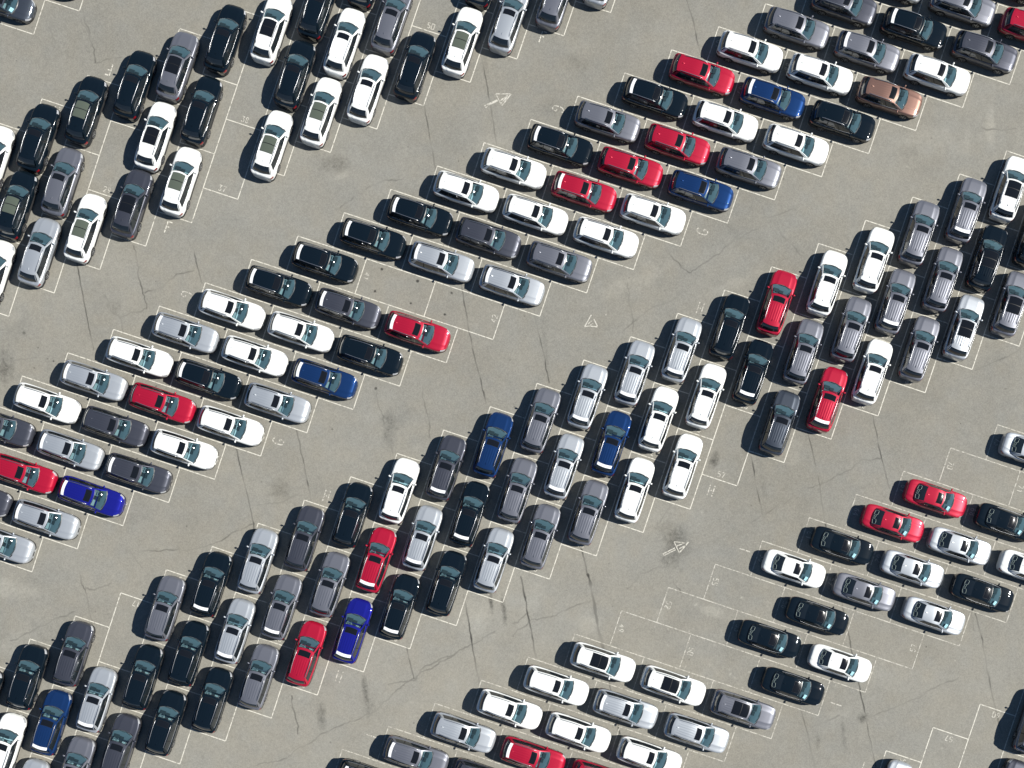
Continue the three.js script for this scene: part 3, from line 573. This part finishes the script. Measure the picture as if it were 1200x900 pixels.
// ------------------------------------------------------------------ the cars in their bays
// one word per bay, first bay of the file first: colour letter, then F film on the spoiler, P glass roof, S glass roof with pale blinds; '-' empty bay, '.' nothing in sight
const YARD = {
  topCorner: { shape: 'sedan', 0: 't', 1: 's' },
  topLeft: { shape: 'crossover', '-1': 'w', 0: 'k kS w', 1: 'kS g s', 2: 'k - wS', 3: 'gP wP dP', 4: 'k k wS', 5: 'wP - -', 6: 'k k wS', 7: 'k w wS', 8: '. g w', 9: '. - k', 10: '. k wS', 11: '. . s', 12: '. . g', 13: '. . s' },
  upper: { shape: 'suv', '-4': '. . s', '-3': '. d sF', '-2': '. r bF', '-1': 'd sF dF', 0: 'w d w', 1: 'sF r w', 2: 'w kF s', 3: 'sF w nF', 4: 'w w k', 5: 'kF dF rF', 6: 'kF - -', 7: 'kF sF sF', 8: 'kF d g',
    9: 'w w w', 10: 'w rF w', 11: 'kF r n', 12: 'g r g', 13: 'kF w w', 14: 'r nF k', 15: 'w w z', 16: 'g gF wF', 17: 'd kF d', 18: 's g r', 19: '. k .' },
  centre: { shape: 'suv', '-1': 'k', 0: 'k w', 1: 'd nF s', 2: '- sF g', 3: 'g k d', 4: 'kF k k', 5: 's sF k', 6: 'd gF g', 7: 'k g r', 8: 'w rF bF', 9: 'dF sF kF', 10: 'n kF k', 11: 'g g s', 12: 'sF sF g', 13: 'sF nF g', 14: 'sF w w',
    15: 'k w w', 16: 'r kF -', 17: 'w g t', 18: 'w g rF', 19: 'g gF w', 20: 'gF g g', 21: 'wP kP sP', 22: '. k gP' },
  lower: { shape: 'suv', 0: 'kF', 1: 'gF d', 2: 's rF r', 3: 'w w w', 4: 'w sF s', 5: 'wP wP gP', 6: '- - k', 7: '- k w', 8: '- k -', 9: 'w g s', 10: 'k s k', 11: 'r s w', 12: 'r k', 13: '- -', 14: 's' },
  corner: { shape: 'suv', 0: 's', 1: '-', 2: '-', 3: 'g d' },
};
const NUDGE = { // how the drivers of each block stand in their bays: metres ahead and to the right of the middle
  topLeft: (k) => (k < 5 ? [-0.14, -0.32] : [-0.24, -0.02]), upper: () => [0.08, 0], centre: (k) => (k < 7 ? [0.08, -0.36] : k > 20 ? [-0.15, -0.4] : k === 17 || k === 18 ? [-0.08, 0.02] : [0.08, -0.25]),
  lower: (k) => (k < 6 ? [-0.05, -0.05] : [0.08, -0.1]), corner: () => [0, -0.2], topCorner: () => [0, 0],
};
const ASIDE = { 'topLeft 4 2': 0.25, 'topLeft 2 0': 0.15, 'topLeft 3 1': 0.1 };
const SHIFT = { 'topLeft 0 0': -0.15, 'topLeft 3 1': -0.15, 'topLeft 2 0': 0.4, 'topLeft 1 0': 0.15, 'topLeft 4 0': 0.25, 'lower 11 0': 0.3, 'lower 12 0': -0.05, 'topLeft 5 0': -0.65, 'topLeft 6 0': -0.6, 'topLeft 6 1': -0.6, 'topLeft 6 2': -0.65 };
const cars = [];
for (const [row, files] of Object.entries(YARD)) for (const [k, words] of Object.entries(files)) {
  if (k === 'shape') continue;
  words.split(' ').forEach((word, j) => {
    if (word === '.') return;
    const shape = row === 'lower' && +k >= 6 ? 'sedan' : files.shape;
    cars.push({ row, k: +k, j, empty: word === '-', colour: word[0], flags: word.slice(1), shape });
  });
}
const find = (row, k, j) => cars.find((c) => c.row === row && c.k === k && c.j === j);
// labels: look first, then what stands round the car, then the block and the file
const GROUP = { topCorner: 'cars in the top left corner', topLeft: 'cars in the upper left block', upper: 'cars in the upper middle block', centre: 'cars in the long central block', lower: 'cars in the lower right block', corner: 'cars in the bottom right corner' };
const BLOCK = { topCorner: 'top left corner', topLeft: 'upper left block', upper: 'upper middle block', centre: 'long central block', lower: 'lower right block', corner: 'bottom right corner' };
const kind = (c) => (c.shape === 'sedan' ? 'sedan' : 'SUV');
const NTH = ['first', 'second', 'third', 'fourth', 'fifth', 'sixth', 'seventh', 'eighth', 'ninth', 'tenth', 'eleventh', 'twelfth', 'thirteenth', 'fourteenth', 'fifteenth', 'sixteenth', 'seventeenth', 'eighteenth', 'nineteenth', 'twentieth', 'twenty-first', 'twenty-second', 'twenty-third', 'twenty-fourth', 'twenty-fifth'];
{
  const real = cars.filter((c) => !c.empty);
  const say = (n, none) => (!n ? none : n.empty ? 'an empty bay' : `a ${COLOUR[n.colour]} ${kind(n)}`);
  for (const c of real) {
    const al = ROWS[c.row].along, nose = find(c.row, c.k, al ? c.j + 1 : c.j - 1), tail = find(c.row, c.k, al ? c.j - 1 : c.j + 1);
    const left = find(c.row, al ? c.k + 1 : c.k - 1, c.j), right = find(c.row, al ? c.k - 1 : c.k + 1, c.j);
    c.says = {
      extra: c.flags.includes('F') ? 'with white spoiler film' : c.flags.includes('P') ? 'with dark glass roof' : c.flags.includes('S') ? 'with pale glass roof' : '',
      behind: nose ? `behind ${say(nose)}` : '', ahead: tail ? `in front of ${say(tail)}` : '',
      left: left && !left.empty ? `${say(left)} on its left` : '', right: right && !right.empty ? `${say(right)} on its right` : '',
      block: `in the ${BLOCK[c.row]}`,
    };
    c.base = `${COLOUR[c.colour]} ${kind(c)}`;
  }
  const KEYS = ['extra', 'behind', 'ahead', 'left', 'right', 'block'], subsets = [];
  for (let m = 1; m < 64; m++) subsets.push(KEYS.filter((_, i) => m >> i & 1));
  subsets.sort((a, b) => a.length - b.length || (a.includes('block') - b.includes('block')));
  for (const c of real) {
    for (const s of subsets) {
      if (s.some((k) => !c.says[k])) continue;
      const clauses = s.filter((k) => k !== 'extra').map((k) => c.says[k]);
      const text = [c.base, s.includes('extra') ? c.says.extra : '', clauses.join(', ')].filter(Boolean).join(' ');
      const n = text.split(' ').length;
      if (n < 5 || n > 16) continue;
      if (real.some((o) => o !== c && o.base === c.base && s.every((k) => o.says[k] === c.says[k]))) continue;
      c.label = text; break;
    }
    if (!c.label) { // its place in the block
      const files = [...new Set(real.filter((o) => o.row === c.row).map((o) => o.k))].sort((a, b) => a - b);
      const file = real.filter((o) => o.row === c.row && o.k === c.k).sort((a, b) => (ROWS[c.row].along ? b.j - a.j : a.j - b.j));
      c.label = `${c.base}, number ${file.indexOf(c) + 1} from the nose end, ${NTH[files.indexOf(c.k)]} file from left, ${BLOCK[c.row]}`;
      if (c.label.split(' ').length > 16) c.label = `${c.base}, ${['front', 'second', 'third'][file.indexOf(c)]} car of the ${NTH[files.indexOf(c.k)]} file from left, ${BLOCK[c.row]}`;
    }
  }
}
const placed = {};
for (const c of cars) {
  if (c.empty) continue;
  const r = ROWS[c.row], a = lot(...place(c.row, c.k, c.j, 0.5)), b = lot(...place(c.row, c.k, c.j + 1, 0.5));
  let dir = unit(a, b); if (!r.along) dir = [-dir[0], -dir[1]];
  const n = NUDGE[c.row](c.k), ahead = n[0] + (SHIFT[`${c.row} ${c.k} ${c.j}`] ?? 0) + (rnd() - 0.5) * 0.12, aside = n[1] + (ASIDE[`${c.row} ${c.k} ${c.j}`] ?? 0) + (rnd() - 0.5) * 0.06;
  const X = (a[0] + b[0]) / 2 + dir[0] * ahead - dir[1] * aside, Z = (a[1] + b[1]) / 2 + dir[1] * ahead + dir[0] * aside;
  const proto = makeCar(c.shape, c.colour, c.flags), key = c.shape + c.colour + c.flags;
  const car = placed[key] ? proto.clone() : proto; placed[key] = true;
  car.name = numbered(c.shape === 'sedan' ? 'parked_sedan' : 'parked_suv');
  car.position.set(X, 0.004, Z); car.rotation.y = -Math.atan2(dir[1], dir[0]) + (rnd() - 0.5) * 0.012;
  car.userData = { label: c.label, category: c.shape === 'sedan' ? 'sedan' : 'suv', group: GROUP[c.row] };
  scene.add(car);
}
renderer.render(scene, camera);
